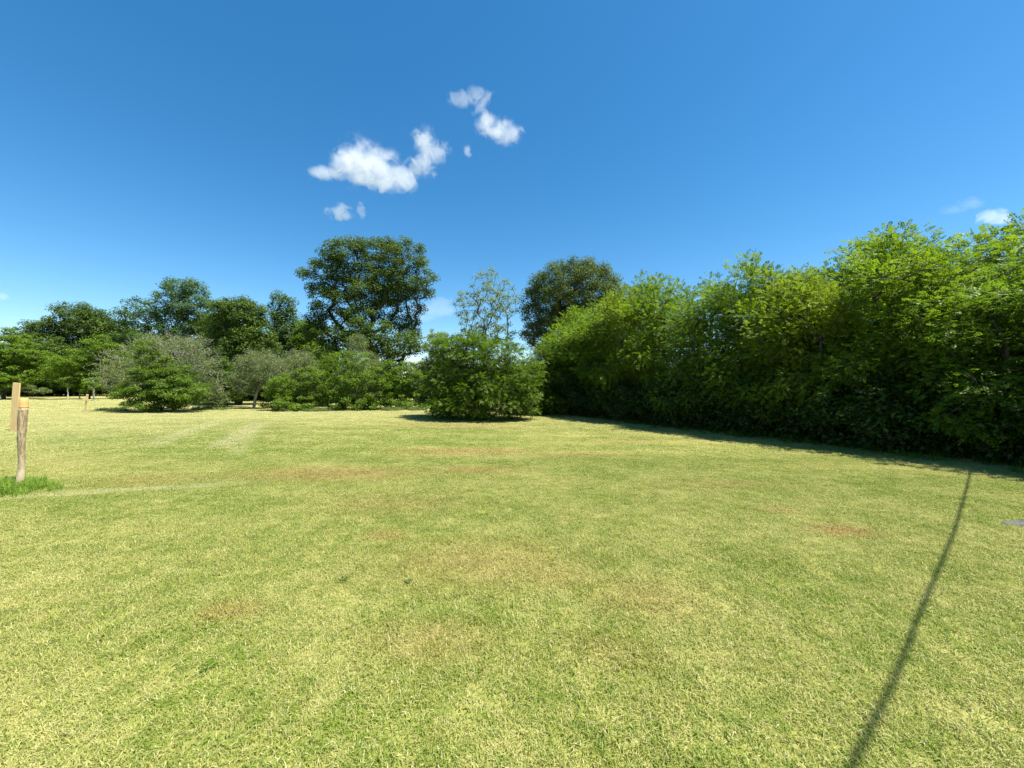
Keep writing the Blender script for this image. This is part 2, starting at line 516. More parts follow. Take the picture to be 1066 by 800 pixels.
def fronds(C, D, n_up, L, leaflets, llen, asp, g):
    """pinnate leaves: leaflets in two rows along a drooping stalk"""
    n = len(C)
    A = norm(D + g.normal(0, 0.35, (n, 3)))
    N = norm(np.array([[0, 0, 1.0]]) * n_up + g.normal(0, 0.4, (n, 3)))
    B = norm(np.cross(N, A)); N = np.cross(A, B)
    l = L * g.uniform(0.75, 1.25, n)
    Vs = []
    m = leaflets // 2
    for k in range(leaflets):
        if k == leaflets - 1:
            f, side = 1.0, 0
        else:
            f, side = 0.22 + 0.74 * (k // 2) / max(1, m - 1), (1 if k % 2 else -1)
        o = C + A * (l * f)[:, None] - np.array([[0, 0, 1.0]]) * (0.16 * l * f * f)[:, None]
        ax = norm(A * 0.45 + B * side * 1.0) if side else A
        ax = norm(ax + g.normal(0, 0.12, (n, 3)) - N * 0.12)
        bx = norm(np.cross(N + g.normal(0, 0.25, (n, 3)), ax))
        ll = (llen * g.uniform(0.8, 1.2, n))[:, None]
        Vs.append(np.stack([o, o + ax * ll * 0.5 + bx * ll * asp * 0.5, o + ax * ll, o + ax * ll * 0.5 - bx * ll * asp * 0.5], 1))
    V = np.stack(Vs, 1).reshape(-1, 3)
    return V, np.arange(len(V)).reshape(-1, 4)


def sample_lobes(lobes, n, g, shell=0.5):
    """points spread through a union of ellipsoids (cx,cy,cz,rx,ry,rz), near the skin by preference"""
    lobes = np.array(lobes, float)
    vol = np.prod(lobes[:, 3:6], axis=1) ** 0.75
    cand = max(n * 5, 200)
    k = g.choice(len(lobes), cand, p=vol / vol.sum())
    u = norm(g.normal(0, 1, (cand, 3)))
    r = shell + (1 - shell) * g.random(cand) ** 0.7
    r = np.where(g.random(cand) < 0.22, g.random(cand), r)
    P = lobes[k, :3] + u * r[:, None] * lobes[k, 3:6]
    P = P[P[:, 2] > 0.12]
    # thin out towards an even spread
    out_ = [P[0]]; mind = np.linalg.norm(P - P[0], axis=1)
    while len(out_) < min(n, len(P)):
        pick = g.choice(len(P), 24)
        b = pick[np.argmax(mind[pick] + g.random(24) * 0.15)]
        out_.append(P[b]); mind = np.minimum(mind, np.linalg.norm(P - P[b], axis=1))
    return np.array(out_)


def tree_meshes(name, lobes, seed, n_clump, clump_r, per, leaf=0.12, asp=0.6, kind='leaf', flat=0.55, n_up=0.8, trunk_h=None,
                trunk_r=0.2, stems=1, tip_r=0.008, twigs=3, lean=(0, 0), tint_bias=0.0, shell=0.5, leaflets=11, llen=0.05, trunk_spread=0.25, rise=0.25, kink=0.12, spread=0.7):
    g = np.random.default_rng(seed)
    lobes = np.array(lobes, float)
    ctr = np.average(lobes[:, :3], axis=0, weights=np.prod(lobes[:, 3:6], axis=1))
    top = (lobes[:, 2] + lobes[:, 5]).max()
    clumps = sample_lobes(lobes, n_clump, g, shell)
    # trunk(s)
    nodes, par = [np.array([0, 0, -0.1])], [-1]
    for s in range(stems):
        ang = g.random() * 2 * np.pi
        off = np.array([math.cos(ang), math.sin(ang), 0]) * (trunk_spread * (top * 0.12) if stems > 1 else 0.0)
        th_ = (trunk_h if trunk_h else top * 0.55) * g.uniform(0.8, 1.05)
        last = 0
        K = 6
        tgt = np.array([ctr[0] * 0.8, ctr[1] * 0.8, 0]) + off * 2.5
        for q in range(1, K + 1):
            f = q / K
            pnt = off * min(1, f * 3) * 0.5 + tgt * f ** 1.5 + np.array([0, 0, th_ * f]) + g.normal(0, 0.012 * th_, 3) * [1, 1, 0.2]
            nodes.append(pnt); par.append(last); last = len(nodes) - 1
    nodes, par, ends = skeleton(nodes, par, clumps, g, kink=kink, rise=rise)
    r = radii(nodes, par, tip_r, trunk_r)
    i = np.arange(1, len(nodes))
    Vt, Ft = tubes(nodes[par[i]], nodes[i], np.minimum(r[par[i]], r[i] * 1.35), r[i], 6)
    # twigs inside the clumps
    nt = twigs * n_clump
    if nt:
        base = clumps[np.repeat(np.arange(n_clump), twigs)]
        dirn = norm(g.normal(0, 1, (nt, 3)) * [1, 1, 0.6] + [0, 0, 0.25])
        tip = base + dirn * (clump_r * g.uniform(0.6, 1.1, nt))[:, None]
        Vw, Fw = tubes(base, tip, np.full(nt, tip_r * 0.8), np.full(nt, tip_r * 0.3), 3)
        V_t = np.concatenate([Vt, Vw]); F_t = np.concatenate([Ft, Fw + len(Vt)])
    else:
        V_t, F_t = Vt, Ft
    trunk = mesh_np(name + '_trunk', V_t, F_t, smooth=True)
    # foliage
    cs = clump_r * g.uniform(0.65, 1.3, n_clump)
    cnt = np.maximum(4, (per * (cs / clump_r) ** 2).astype(int))
    idx = np.repeat(np.arange(n_clump), cnt); n = len(idx)
    u = norm(g.normal(0, 1, (n, 3)))
    rad = g.random(n) ** 0.5
    off = u * (rad * cs[idx])[:, None] * [1, 1, flat]
    out_dir = norm(clumps - ctr)
    C = clumps[idx] + off
    if kind == 'frond':
        Dr = norm(u * [1, 1, 0.4] + out_dir[idx] * 0.5 + [0, 0, 0.05])
        V, Fl = fronds(C, Dr, n_up, leaf, leaflets, llen, asp, g)
        k = leaflets
    else:
        V, Fl = leaves(C, norm(u + out_dir[idx] * 0.7), n_up, leaf, asp, g, spread)
        k = 1
    ct = g.random(n_clump)
    tint = np.clip(0.5 * ct[idx] + 0.5 * g.random(n) + tint_bias, 0, 1)
    crown = mesh_np(name + '_crown', V, Fl, np.repeat(tint, k))
    return trunk, crown


def plant(name, loc, label, cat, meshes, mats, group=None, rotz=0.0, scale=(1, 1, 1), parts=('trunk', 'crown')):
    e = empty(name, loc, label, cat, group)
    e.rotation_euler = (0, 0, rotz); e.scale = scale
    for pn, me, mt in zip(parts, meshes, mats):
        o = link(pn, me, None, e)
        if not me.materials: me.materials.append(mt)
    return e


def copy_tree(src, loc, rotz, scale, label, group=None):
    c = src.copy(); col.objects.link(c)
    c.location = loc; c.rotation_euler = (0, 0, rotz); c.scale = scale
    c['label'] = label
    if group: c['group'] = group
    for ch in list(src.children):
        k = ch.copy(); col.objects.link(k); k.parent = c
    return c


def px_tree(name, label, cat, px, D, lobes_px, seed, mats, group=None, depth=0.85, parts=('trunk', 'crown'), **kw):
    """a tree standing at distance D; crown lobes measured on the photograph, given their true size and depth here"""
    x = PX(px, D); z0 = float(hgt(x, D))
    g = np.random.default_rng(seed + 1000)
    lobes = []
    for L in lobes_px:
        cx, cy_, rx, rz = L[:4]
        oy = L[4] if len(L) > 4 else float(g.uniform(-0.3, 0.3) * rx / F * D)
        lobes.append((PX(cx, D) - x, oy, PZ(cy_, D) - z0, rx / F * D, depth * rx / F * D, rz / F * D))
    ms = tree_meshes(name, lobes, seed, **kw)
    return plant(name, (x, D, z0), label, cat, ms, mats, group, parts=parts)


BUSH = ('stems', 'foliage')

# ------------------------------------------------------------------ big trees
px_tree('oak_tree', 'tallest tree, a broad dark green oak with gnarled dark limbs, behind the bushes', 'tree', 392, 38,
        [(343, 290, 25, 20), (362, 270, 24, 17), (392, 264, 28, 17), (420, 272, 24, 19), (436, 292, 18, 20), (372, 290, 32, 18), (408, 292, 32, 18), (392, 306, 34, 12), (346, 318, 26, 18), (340, 342, 24, 22), (358, 352, 28, 24), (352, 382, 26, 20), (388, 345, 22, 26, -1.8), (408, 330, 17, 13, 0.8), (426, 322, 14, 10, 0.5), (424, 340, 15, 12, 0.6), (418, 361, 24, 13, -1.0), (402, 380, 22, 14)],
        21, (M_BARK, M_OAK), n_clump=420, clump_r=0.78, per=240, leaf=0.175, asp=0.62, flat=0.7, n_up=1.0, trunk_h=7.5, trunk_r=0.55, tip_r=0.022, twigs=3, shell=0.72, rise=0.35, spread=0.55)
px_tree('slender_tree', 'thin airy tree with sparse pale leaves and visible branches between oak and dark round tree', 'tree', 503, 42,
        [(508, 297, 18, 16), (488, 318, 20, 16), (526, 314, 16, 20), (500, 338, 28, 16), (512, 318, 24, 20), (520, 345, 20, 12)],
        22, (M_BARK, M_PALE), n_clump=120, clump_r=0.60, per=55, leaf=0.20, asp=0.5, flat=0.6, trunk_h=9.5, trunk_r=0.20, tip_r=0.018, twigs=4, shell=0.5, rise=1.1, kink=0.06)
px_tree('round_tree', 'dense dome-shaped dark tree behind the left end of the hedge', 'tree', 596, 42,
        [(596, 308, 48, 34), (568, 322, 26, 26), (626, 318, 24, 28), (595, 345, 50, 30), (600, 290, 28, 18)],
        23, (M_BARK, M_CHESTNUT), n_clump=520, clump_r=0.74, per=190, leaf=0.20, asp=0.45, flat=0.75, n_up=1.0, spread=0.55, trunk_h=6.0, trunk_r=0.42, tip_r=0.018, shell=0.75)
px_tree('broad_tree', 'tall two-peaked blue-green tree behind the grey twiggy bush at left', 'tree', 188, 60,
        [(192, 312, 24, 22), (205, 325, 22, 20), (144, 328, 17, 18), (175, 335, 28, 20), (180, 365, 42, 26), (145, 360, 22, 20), (185, 395, 34, 14)],
        24, (M_BARK, M_FAR), n_clump=400, clump_r=0.95, per=190, leaf=0.24, asp=0.62, flat=0.75, n_up=1.0, spread=0.55, trunk_h=8, trunk_r=0.4, tip_r=0.02)
px_tree('broad_tree', 'wide dark green tree with rounded top near the left edge', 'tree', 72, 58,
        [(78, 336, 28, 20), (52, 350, 24, 18), (98, 345, 16, 18), (72, 372, 40, 20), (75, 395, 36, 12)],
        25, (M_BARK, M_OAK), n_clump=380, clump_r=0.95, per=190, leaf=0.24, asp=0.62, flat=0.72, n_up=1.0, spread=0.55, trunk_h=6, trunk_r=0.4, tip_r=0.02)
px_tree('broad_tree', 'mid green rounded tree left of the tall oak, its left half leafier', 'tree', 248, 34,
        [(252, 332, 24, 22), (240, 355, 20, 24), (262, 362, 26, 26), (248, 390, 26, 22)],
        26, (M_BARK, M_OAK), n_clump=330, clump_r=0.62, per=190, leaf=0.165, asp=0.62, flat=0.72, n_up=1.0, spread=0.55, trunk_h=5, trunk_r=0.3, tip_r=0.016, tint_bias=0.15)
px_tree('narrow_tree', 'narrow dark blue-green tree rising between rounded tree and oak', 'tree', 296, 46,
        [(296, 325, 12, 20), (300, 350, 18, 22), (290, 372, 24, 24), (315, 372, 18, 26), (325, 395, 16, 16)],
        27, (M_BARK, M_FAR), n_clump=320, clump_r=0.72, per=160, leaf=0.21, asp=0.6, flat=0.8, n_up=1.0, spread=0.55, trunk_h=7, trunk_r=0.28, tip_r=0.018)
px_tree('broad_tree', 'dark green tree filling the gap between wide dark tree and two-peaked tree', 'tree', 118, 66,
        [(116, 350, 20, 20), (124, 372, 24, 22), (108, 385, 24, 18)], 61, (M_BARK, M_OAK),
        n_clump=230, clump_r=0.95, per=150, leaf=0.25, asp=0.62, flat=0.75, n_up=1.0, spread=0.55, trunk_h=6, trunk_r=0.35, tip_r=0.02)
px_tree('broad_tree', 'dark green tree between two-peaked tree and mid green rounded tree', 'tree', 226, 58,
        [(224, 348, 16, 20), (230, 372, 22, 22), (218, 388, 24, 16)], 62, (M_BARK, M_OAK),
        n_clump=220, clump_r=0.85, per=150, leaf=0.24, asp=0.62, flat=0.75, n_up=1.0, spread=0.55, trunk_h=6, trunk_r=0.35, tip_r=0.02)
px_tree('broad_tree', 'mid green tree joining narrow blue-green tree to the left side of oak', 'tree', 322, 44,
        [(320, 352, 15, 20), (328, 375, 20, 20), (312, 388, 20, 16)], 63, (M_BARK, M_SHRUB),
        n_clump=200, clump_r=0.7, per=150, leaf=0.2, asp=0.6, flat=0.7, n_up=1.0, spread=0.55, trunk_h=5, trunk_r=0.25, tip_r=0.018)
px_tree('distant_tree', 'small hazy blue-green tree top far off at the left edge', 'tree', 17, 95,
        [(17, 352, 8, 12), (14, 372, 12, 14), (22, 388, 12, 12)], 28, (M_BARK, M_FAR), n_clump=60, clump_r=0.9, per=70, leaf=0.4, trunk_h=8, trunk_r=0.3, tip_r=0.03)
px_tree('light_tree', 'bright green low tree cut by the left edge behind the plank stake', 'tree', 4, 46,
        [(0, 362, 22, 20), (20, 374, 22, 20), (-18, 372, 24, 24), (8, 394, 30, 12)],
        29, (M_BARK, M_SHRUB), n_clump=260, clump_r=0.65, per=160, leaf=0.19, asp=0.55, flat=0.5, n_up=1.0, spread=0.55, trunk_h=3, trunk_r=0.2, tip_r=0.016, tint_bias=0.15)
px_tree('light_tree', 'bright green layered small tree between wide dark tree and grey bush', 'tree', 92, 46,
        [(90, 378, 24, 16), (112, 368, 16, 18), (72, 388, 24, 14), (100, 396, 26, 13), (122, 385, 18, 18)],
        30, (M_BARK, M_SHRUB), n_clump=260, clump_r=0.65, per=160, leaf=0.18, asp=0.55, flat=0.5, n_up=1.0, spread=0.55, trunk_h=3, trunk_r=0.17, tip_r=0.016, tint_bias=0.1)
px_tree('light_tree', 'hazy light green tree low between the oak and the slender tree', 'tree', 455, 36,
        [(452, 356, 17, 14), (462, 375, 22, 18), (442, 390, 18, 18)],
        31, (M_BARK, M_PALE), n_clump=90, clump_r=0.5, per=85, leaf=0.17, asp=0.55, flat=0.5, trunk_h=3, trunk_r=0.14, tip_r=0.014)
# outside the frame on the left, for a step to the side
px_tree('broad_tree', 'dark green tree just beyond the left edge', 'tree', -70, 50,
        [(-70, 345, 36, 26), (-100, 370, 30, 26), (-45, 378, 30, 24)], 32, (M_BARK, M_OAK), n_clump=150, clump_r=0.8, per=80, leaf=0.28, trunk_h=5, trunk_r=0.35, tip_r=0.02)

# ------------------------------------------------------------------ bushes in front of the trees


def grey_bush(name, label, px, D, lobes_px, seed, n_twig, leafn, trunk_r=0.07, stems=4, trunk_h=None):
    """bare, lichen-grey twigs with few pale leaves"""
    x = PX(px, D); z0 = float(hgt(x, D)); g = np.random.default_rng(seed)
    lobes = [(PX(a, D) - x, g.uniform(-0.3, 0.3) * rx / F * D, PZ(b, D) - z0, rx / F * D, 0.85 * rx / F * D, rz / F * D) for a, b, rx, rz in lobes_px]
    trunk, crown = tree_meshes(name, lobes, seed, n_clump=170, clump_r=0.36, per=leafn, leaf=0.085, asp=0.5, flat=0.8, n_up=0.4, stems=stems, trunk_r=trunk_r,
                               tip_r=0.007, twigs=0, shell=0.6, trunk_h=trunk_h)
    e = plant(name, (x, D, z0), label, 'bush', (trunk, crown), (M_GREYBARK, M_GREYLEAF), None, parts=BUSH)
    c = sample_lobes(lobes, 400, g, 0.6)
    b = c[g.integers(0, len(c), n_twig)] + g.normal(0, 0.10, (n_twig, 3))
    d = norm(norm(b - [0, 0, 0.6]) * 0.6 + g.normal(0, 0.6, (n_twig, 3)) + [0, 0, 0.15])
    L = g.uniform(0.16, 0.42, n_twig)[:, None]
    mid = b + d * L * 0.55 + g.normal(0, 0.03, (n_twig, 3))
    tip = b + d * L + g.normal(0, 0.05, (n_twig, 3)) - [0, 0, 0.04]
    n = n_twig
    V1, F1 = tubes(b, mid, np.full(n, 0.0075), np.full(n, 0.006), 3)
    V2, F2 = tubes(mid, tip, np.full(n, 0.006), np.full(n, 0.003), 3)
    link('twigs', mesh_np(name + '_twigs', np.concatenate([V1, V2]), np.concatenate([F1, F2 + len(V1)])), M_GREYBARK, e)
    return e


grey_bush('twiggy_bush', 'large grey dome of bare twigs around a green bush at left', 180, 24.5,
          [(165, 372, 34, 26), (195, 372, 28, 24), (140, 385, 28, 22), (205, 395, 22, 22), (130, 400, 20, 16)], 41, 2400, 85)
px_tree('leafy_bush', 'green bush with layered boughs growing inside the grey dome at left', 'bush', 168, 23,
        [(157, 372, 13, 18), (163, 388, 22, 18), (172, 402, 36, 14), (148, 410, 32, 10), (194, 410, 28, 10), (165, 420, 30, 7), (182, 388, 16, 10)], 42, (M_BARK, M_LAWNBUSH), parts=BUSH,
        n_clump=210, clump_r=0.37, per=150, leaf=0.105, asp=0.55, flat=0.48, n_up=1.0, spread=0.55, stems=4, trunk_r=0.07, trunk_h=1.2, tint_bias=0.08)
grey_bush('twiggy_bush', 'rounded grey-green little tree on one bare pale trunk', 264, 27,
          [(268, 384, 22, 20), (285, 388, 16, 18), (258, 396, 15, 14)], 43, 900, 110, trunk_r=0.09, stems=1, trunk_h=1.5)
grey_bush('twiggy_bush', 'grey twiggy bush standing just left of the oak', 312, 29,
          [(312, 382, 18, 18), (322, 395, 14, 20), (300, 398, 16, 16)], 44, 800, 105)
grey_bush('twiggy_bush', 'grey-green upright bush in front of the oak trunk', 374, 30,
          [(372, 362, 11, 14), (376, 380, 19, 18), (366, 396, 18, 18)], 45, 500, 110)
px_tree('leafy_bush', 'low pale grey shrub at the right foot of the grey dome', 'bush', 216, 25.5,
        [(216, 408, 14, 14), (226, 415, 10, 9)], 46, (M_GREYBARK, M_GREYLEAF), parts=BUSH,
        n_clump=80, clump_r=0.3, per=90, leaf=0.085, asp=0.5, flat=0.8, n_up=0.5, stems=4, trunk_r=0.04, trunk_h=0.8)
px_tree('leafy_bush', 'tall dark green bush in the gap right of the grey dome', 'bush', 236, 30,
        [(232, 392, 16, 20), (228, 408, 14, 12), (246, 402, 16, 18)], 47, (M_BARK, M_OAK), parts=BUSH,
        n_clump=90, clump_r=0.42, per=100, leaf=0.15, asp=0.55, flat=0.5, stems=4, trunk_r=0.07, trunk_h=1.6)
px_tree('leafy_bush', 'low bright green bush beside the little tree with the bare trunk', 'bush', 303, 25,
        [(300, 406, 20, 18), (284, 413, 13, 13), (318, 402, 15, 20), (308, 420, 24, 8)], 48, (M_BARK, M_SHRUB), parts=BUSH,
        n_clump=95, clump_r=0.32, per=150, leaf=0.105, asp=0.55, flat=0.55, n_up=1.0, spread=0.55, stems=4, trunk_r=0.05, trunk_h=0.9)
px_tree('leafy_bush', 'broad dark green bush at the foot of the oak', 'bush', 372, 26,
        [(366, 388, 26, 22), (348, 404, 22, 20), (390, 404, 26, 20), (372, 419, 38, 9), (402, 392, 14, 18)], 49, (M_BARK, M_SHRUB), parts=BUSH,
        n_clump=170, clump_r=0.36, per=150, leaf=0.105, asp=0.55, flat=0.60, n_up=1.0, spread=0.55, stems=5, trunk_r=0.07, trunk_h=1.4, tint_bias=-0.1)
px_tree('leafy_bush', 'light green bush between the bush at the oak foot and the rounded lawn bush', 'bush', 424, 27,
        [(424, 394, 17, 20), (412, 404, 15, 18), (438, 396, 15, 22), (424, 417, 24, 9)], 50, (M_BARK, M_SHRUB), parts=BUSH,
        n_clump=110, clump_r=0.34, per=150, leaf=0.105, asp=0.55, flat=0.52, n_up=1.0, spread=0.55, stems=4, trunk_r=0.05, trunk_h=1.1, tint_bias=0.12)
px_tree('leafy_bush', 'green bush filling the gap between grey bush and bush at the oak foot', 'bush', 336, 30,
        [(334, 392, 17, 24), (344, 408, 17, 16), (326, 408, 16, 16)], 51, (M_BARK, M_SHRUB), parts=BUSH,
        n_clump=90, clump_r=0.4, per=150, leaf=0.105, asp=0.55, flat=0.55, n_up=1.0, spread=0.55, stems=4, trunk_r=0.06, trunk_h=1.3)
px_tree('rounded_bush', 'big rounded bright green bush standing alone on the lawn with dark shadow beneath', 'bush', 500, 18.2,
        [(498, 372, 32, 20), (470, 368, 22, 18), (488, 358, 14, 12), (522, 374, 24, 22), (545, 384, 18, 16), (468, 397, 26, 20), (505, 405, 42, 22), (538, 400, 22, 24), (480, 418, 34, 12), (525, 420, 28, 11), (465, 427, 24, 8, 0.2), (500, 428, 34, 8, -0.1), (538, 426, 18, 8, 0.1)],
        52, (M_BARK, M_LAWNBUSH), parts=BUSH, kind='frond', n_clump=320, clump_r=0.36, per=36, leaf=0.21, leaflets=11, llen=0.07, asp=0.5, flat=0.42, n_up=1.0, stems=5, trunk_r=0.08, trunk_h=1.8, shell=0.6)
px_tree('leafy_bush', 'green bush closing the gap between the rounded lawn bush and the hedge', 'bush', 572, 21.2,
        [(570, 378, 20, 20), (560, 400, 20, 18), (580, 400, 24, 20), (568, 418, 28, 13)], 55, (M_BARK, M_LAWNBUSH), parts=BUSH,
        kind='frond', n_clump=170, clump_r=0.38, per=32, leaf=0.21, leaflets=11, llen=0.07, asp=0.5, flat=0.45, n_up=1.0, stems=4, trunk_r=0.06, trunk_h=1.8)
px_tree('small_bush', 'greyish dark bush tucked against the left side of the rounded lawn bush', 'bush', 450, 19.6,
        [(452, 384, 15, 20), (447, 404, 14, 18), (456, 418, 16, 12)], 53, (M_BARK, M_DARK), parts=BUSH,
        n_clump=90, clump_r=0.30, per=95, leaf=0.11, asp=0.5, flat=0.6, stems=3, trunk_r=0.05, trunk_h=1.2)
px_tree('pale_bush', 'low pale bush under the trees behind the round stake', 'bush', 34, 52,
        [(31, 405, 7, 4), (40, 407, 7, 3.5)], 54, (M_BARK, M_GREYLEAF), parts=BUSH,
        n_clump=40, clump_r=0.35, per=60, leaf=0.16, stems=3, trunk_r=0.04, trunk_h=0.6)

# ------------------------------------------------------------------ the hedge on the right: a row of young locust trees
EDGE = np.array([(2.3, 23.6), (4.3, 20.4), (5.9, 17.8), (7.4, 15.0), (8.5, 12.8), (9.4, 11.0), (10.1, 9.3), (10.7, 7.6), (11.3, 5.6), (11.9, 3.2), (12.4, 0.6)])
seglen = np.concatenate([[0], np.cumsum(np.linalg.norm(np.diff(EDGE, axis=0), axis=1))])


def along(s, off=0.0):
    x = np.interp(s, seglen, EDGE[:, 0]); y = np.interp(s, seglen, EDGE[:, 1])
    x2 = np.interp(s + 0.3, seglen, EDGE[:, 0]); y2 = np.interp(s + 0.3, seglen, EDGE[:, 1])
    tx, ty = x2 - x, y2 - y
    L = math.hypot(tx, ty) or 1.0
    return x - ty / L * off, y + tx / L * off       # off > 0: away from the lawn


TOPX = [520, 560, 600, 640, 680, 720, 760, 800, 830, 900, 940, 1000, 1040, 1066, 1200]
TOPY = [352, 344, 324, 296, 276, 262, 260, 256, 253, 248, 236, 234, 226, 234, 236]


def top_height(x, y):
    return CAM_H + (HORIZON - float(np.interp(533 + x / y * F, TOPX, TOPY))) / F * max(y, 5.5)


protos = []
for k in range(4):
    g = np.random.default_rng(600 + k)
    lobes = []
    for (z, r) in [(5.35, 0.5), (4.9, 0.9), (4.3, 1.2), (3.6, 1.35), (2.9, 1.4), (2.1, 1.35), (1.3, 1.15)]:
        a = g.random() * 6.28
        o_ = 0.3 + 0.5 * g.random()
        lobes.append((math.cos(a) * o_, math.sin(a) * o_, z + g.normal(0, 0.1), r, r, 0.5))
        lobes.append((-math.cos(a) * r * 0.7, -math.sin(a) * r * 0.7, z - 0.35, r * 0.6, r * 0.6, 0.45))
    protos.append(tree_meshes('locust_tree', lobes, 700 + k, n_clump=175, clump_r=0.40, per=44, leaf=0.20, asp=0.62, kind='frond', flat=0.72, n_up=0.7,
                              leaflets=11, llen=0.054, stems=2, trunk_r=0.11, trunk_h=3.9, tip_r=0.007, twigs=3, shell=0.45, trunk_spread=0.3))
ORD = ['first', 'second', 'third', 'fourth', 'fifth', 'sixth', 'seventh', 'eighth', 'ninth', 'tenth', 'eleventh', 'twelfth', 'thirteenth', 'fourteenth']
locusts = []
front_s = np.arange(0.2, seglen[-1] - 0.5, 1.95)
g = np.random.default_rng(77)
src_for = {}
GROUP_F = 'young locust trees in the front row of the hedge'
for i_, s in enumerate(front_s):
    x, y = along(s, g.uniform(-0.15, 0.35))
    H = top_height(x, y) * (0.83 + 0.16 * ((i_ * 0.618) % 1.0))
    k = i_ % 4
    sc = (H / 5.75)
    loc = (x, y, float(hgt(x, y)))
    scl = (g.uniform(0.86, 1.06), g.uniform(0.86, 1.06), sc)
    px_here = 533 + x / max(y, 0.1) * F
    if px_here > 1100 or y < 5:
        lab = 'feathery green locust tree of the hedge just beyond the right edge of the view'
    else:
        lab = 'feathery bright green locust tree, %s from the far left end of the hedge front row' % ORD[i_]
    if k not in src_for:
        src_for[k] = plant('locust_tree', loc, lab, 'tree', protos[k], (M_BARK, (M_LOCUST, M_LOCUST_DEEP, M_LOCUST, M_LOCUST_PALE)[k]), GROUP_F, rotz=g.random() * 6.28, scale=scl)
    else:
        copy_tree(src_for[k], loc, g.random() * 6.28, scl, lab, GROUP_F)
GROUP_B = 'locust trees standing behind the front row of the hedge'
for off, step in ((2.2, 2.3), (4.6, 2.8)):
    for s in np.arange(0.8 - off * 0.2, seglen[-1], step):
        x, y = along(max(s, 0), off + g.uniform(-0.4, 0.4))
        if s < 0: x, y = x - 0.4, y + 0.9
        hp = 533 + x / max(y, 0.1) * F
        if 665 < hp < 775 and y > 8: continue          # the row is thin here and the sky shows through
        H = top_height(x, y) * g.uniform(0.82, 1.0)
        q = 1.0 if off < 3 else 0.97
        copy_tree(src_for[int(g.integers(0, 4))], (x, y, float(hgt(x, y))), g.random() * 6.28, (1.15, 1.15, H / 5.75 * q),
                  'green locust tree behind the front row of the hedge, only its upper leaves showing', GROUP_B)

# dark shrubs under the hedge trees
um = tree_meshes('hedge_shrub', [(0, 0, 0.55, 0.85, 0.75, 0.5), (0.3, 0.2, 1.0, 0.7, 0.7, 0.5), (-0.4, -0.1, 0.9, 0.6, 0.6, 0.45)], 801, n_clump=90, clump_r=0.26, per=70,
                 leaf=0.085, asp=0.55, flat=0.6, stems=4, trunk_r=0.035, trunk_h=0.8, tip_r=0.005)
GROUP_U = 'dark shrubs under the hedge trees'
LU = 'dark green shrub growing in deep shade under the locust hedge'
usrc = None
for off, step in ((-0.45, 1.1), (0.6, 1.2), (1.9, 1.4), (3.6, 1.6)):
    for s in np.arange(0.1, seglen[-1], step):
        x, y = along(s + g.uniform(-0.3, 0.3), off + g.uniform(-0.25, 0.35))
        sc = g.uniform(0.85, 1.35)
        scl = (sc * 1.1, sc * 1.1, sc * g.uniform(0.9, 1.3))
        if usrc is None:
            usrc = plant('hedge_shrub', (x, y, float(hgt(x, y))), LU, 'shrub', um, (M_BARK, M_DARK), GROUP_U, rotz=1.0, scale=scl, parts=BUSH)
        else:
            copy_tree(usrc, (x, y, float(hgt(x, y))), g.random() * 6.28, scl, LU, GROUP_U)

# undergrowth that closes the view under the far trees
GROUP_L = 'undergrowth under the far trees'
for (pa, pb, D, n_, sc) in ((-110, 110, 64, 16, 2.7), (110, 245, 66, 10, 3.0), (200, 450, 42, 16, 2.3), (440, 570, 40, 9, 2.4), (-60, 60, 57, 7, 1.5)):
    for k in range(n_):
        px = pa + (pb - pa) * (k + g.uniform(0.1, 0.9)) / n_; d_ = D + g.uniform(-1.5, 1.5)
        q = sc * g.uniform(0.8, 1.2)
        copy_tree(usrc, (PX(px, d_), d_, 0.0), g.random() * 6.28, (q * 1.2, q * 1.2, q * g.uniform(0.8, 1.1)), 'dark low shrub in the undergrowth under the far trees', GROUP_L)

# one low bough catching the sun
px_tree('locust_sapling', 'small bright green locust sapling catching the sun before the dark hedge at right', 'tree', 985, 8.7,
        [(978, 440, 24, 6, -0.75), (966, 444, 14, 5, -0.9), (994, 447, 12, 4, -0.7)], 811, (M_BARK, M_LOCUST), kind='frond', n_clump=16, clump_r=0.20, per=16, leaf=0.2, leaflets=11,
        llen=0.055, asp=0.5, flat=0.3, stems=1, trunk_r=0.02, trunk_h=0.7, tip_r=0.004, tint_bias=0.25)

# ------------------------------------------------------------------ far-off wood (one mass)
g = np.random.default_rng(900)
n = 60000
ang = g.uniform(-1.25, 1.25, n); rr = g.uniform(105, 150, n)
hh = (5.5 + 2.2 * np.sin(ang * 31) + 1.6 * np.sin(ang * 77 + 1) + 1.2 * np.sin(ang * 143)) * g.random(n) ** 0.6
C = np.stack([np.sin(ang) * rr, np.cos(ang) * rr, hh.clip(0.2)], 1)
V, Fl = leaves(C, norm(C * [-1, -1, 0] / 100 + [0, 0, 0.5]), 0.7, 0.75, 0.7, g)
far = link('distant_wood', mesh_np('distant_wood', V, Fl, g.random(n)), M_FAR)
tag(far, 'low far-off belt of trees beyond the lawn', 'wood', kind='stuff')

# ------------------------------------------------------------------ stakes
m_cut, t, out = new_mat('fresh_cut_wood')
pos = t.n('ShaderNodeTexCoord').outputs['Object']
p = t.n('ShaderNodeBsdfPrincipled')
t.set(p.inputs['Base Color'], t.mix(t.noise(pos, 30, 4), rgba((0.62, 0.30, 0.09)), rgba((0.72, 0.42, 0.16))))
p.inputs['Roughness'].default_value = 0.7
t.t.links.new(p.outputs[0], out.inputs[0])

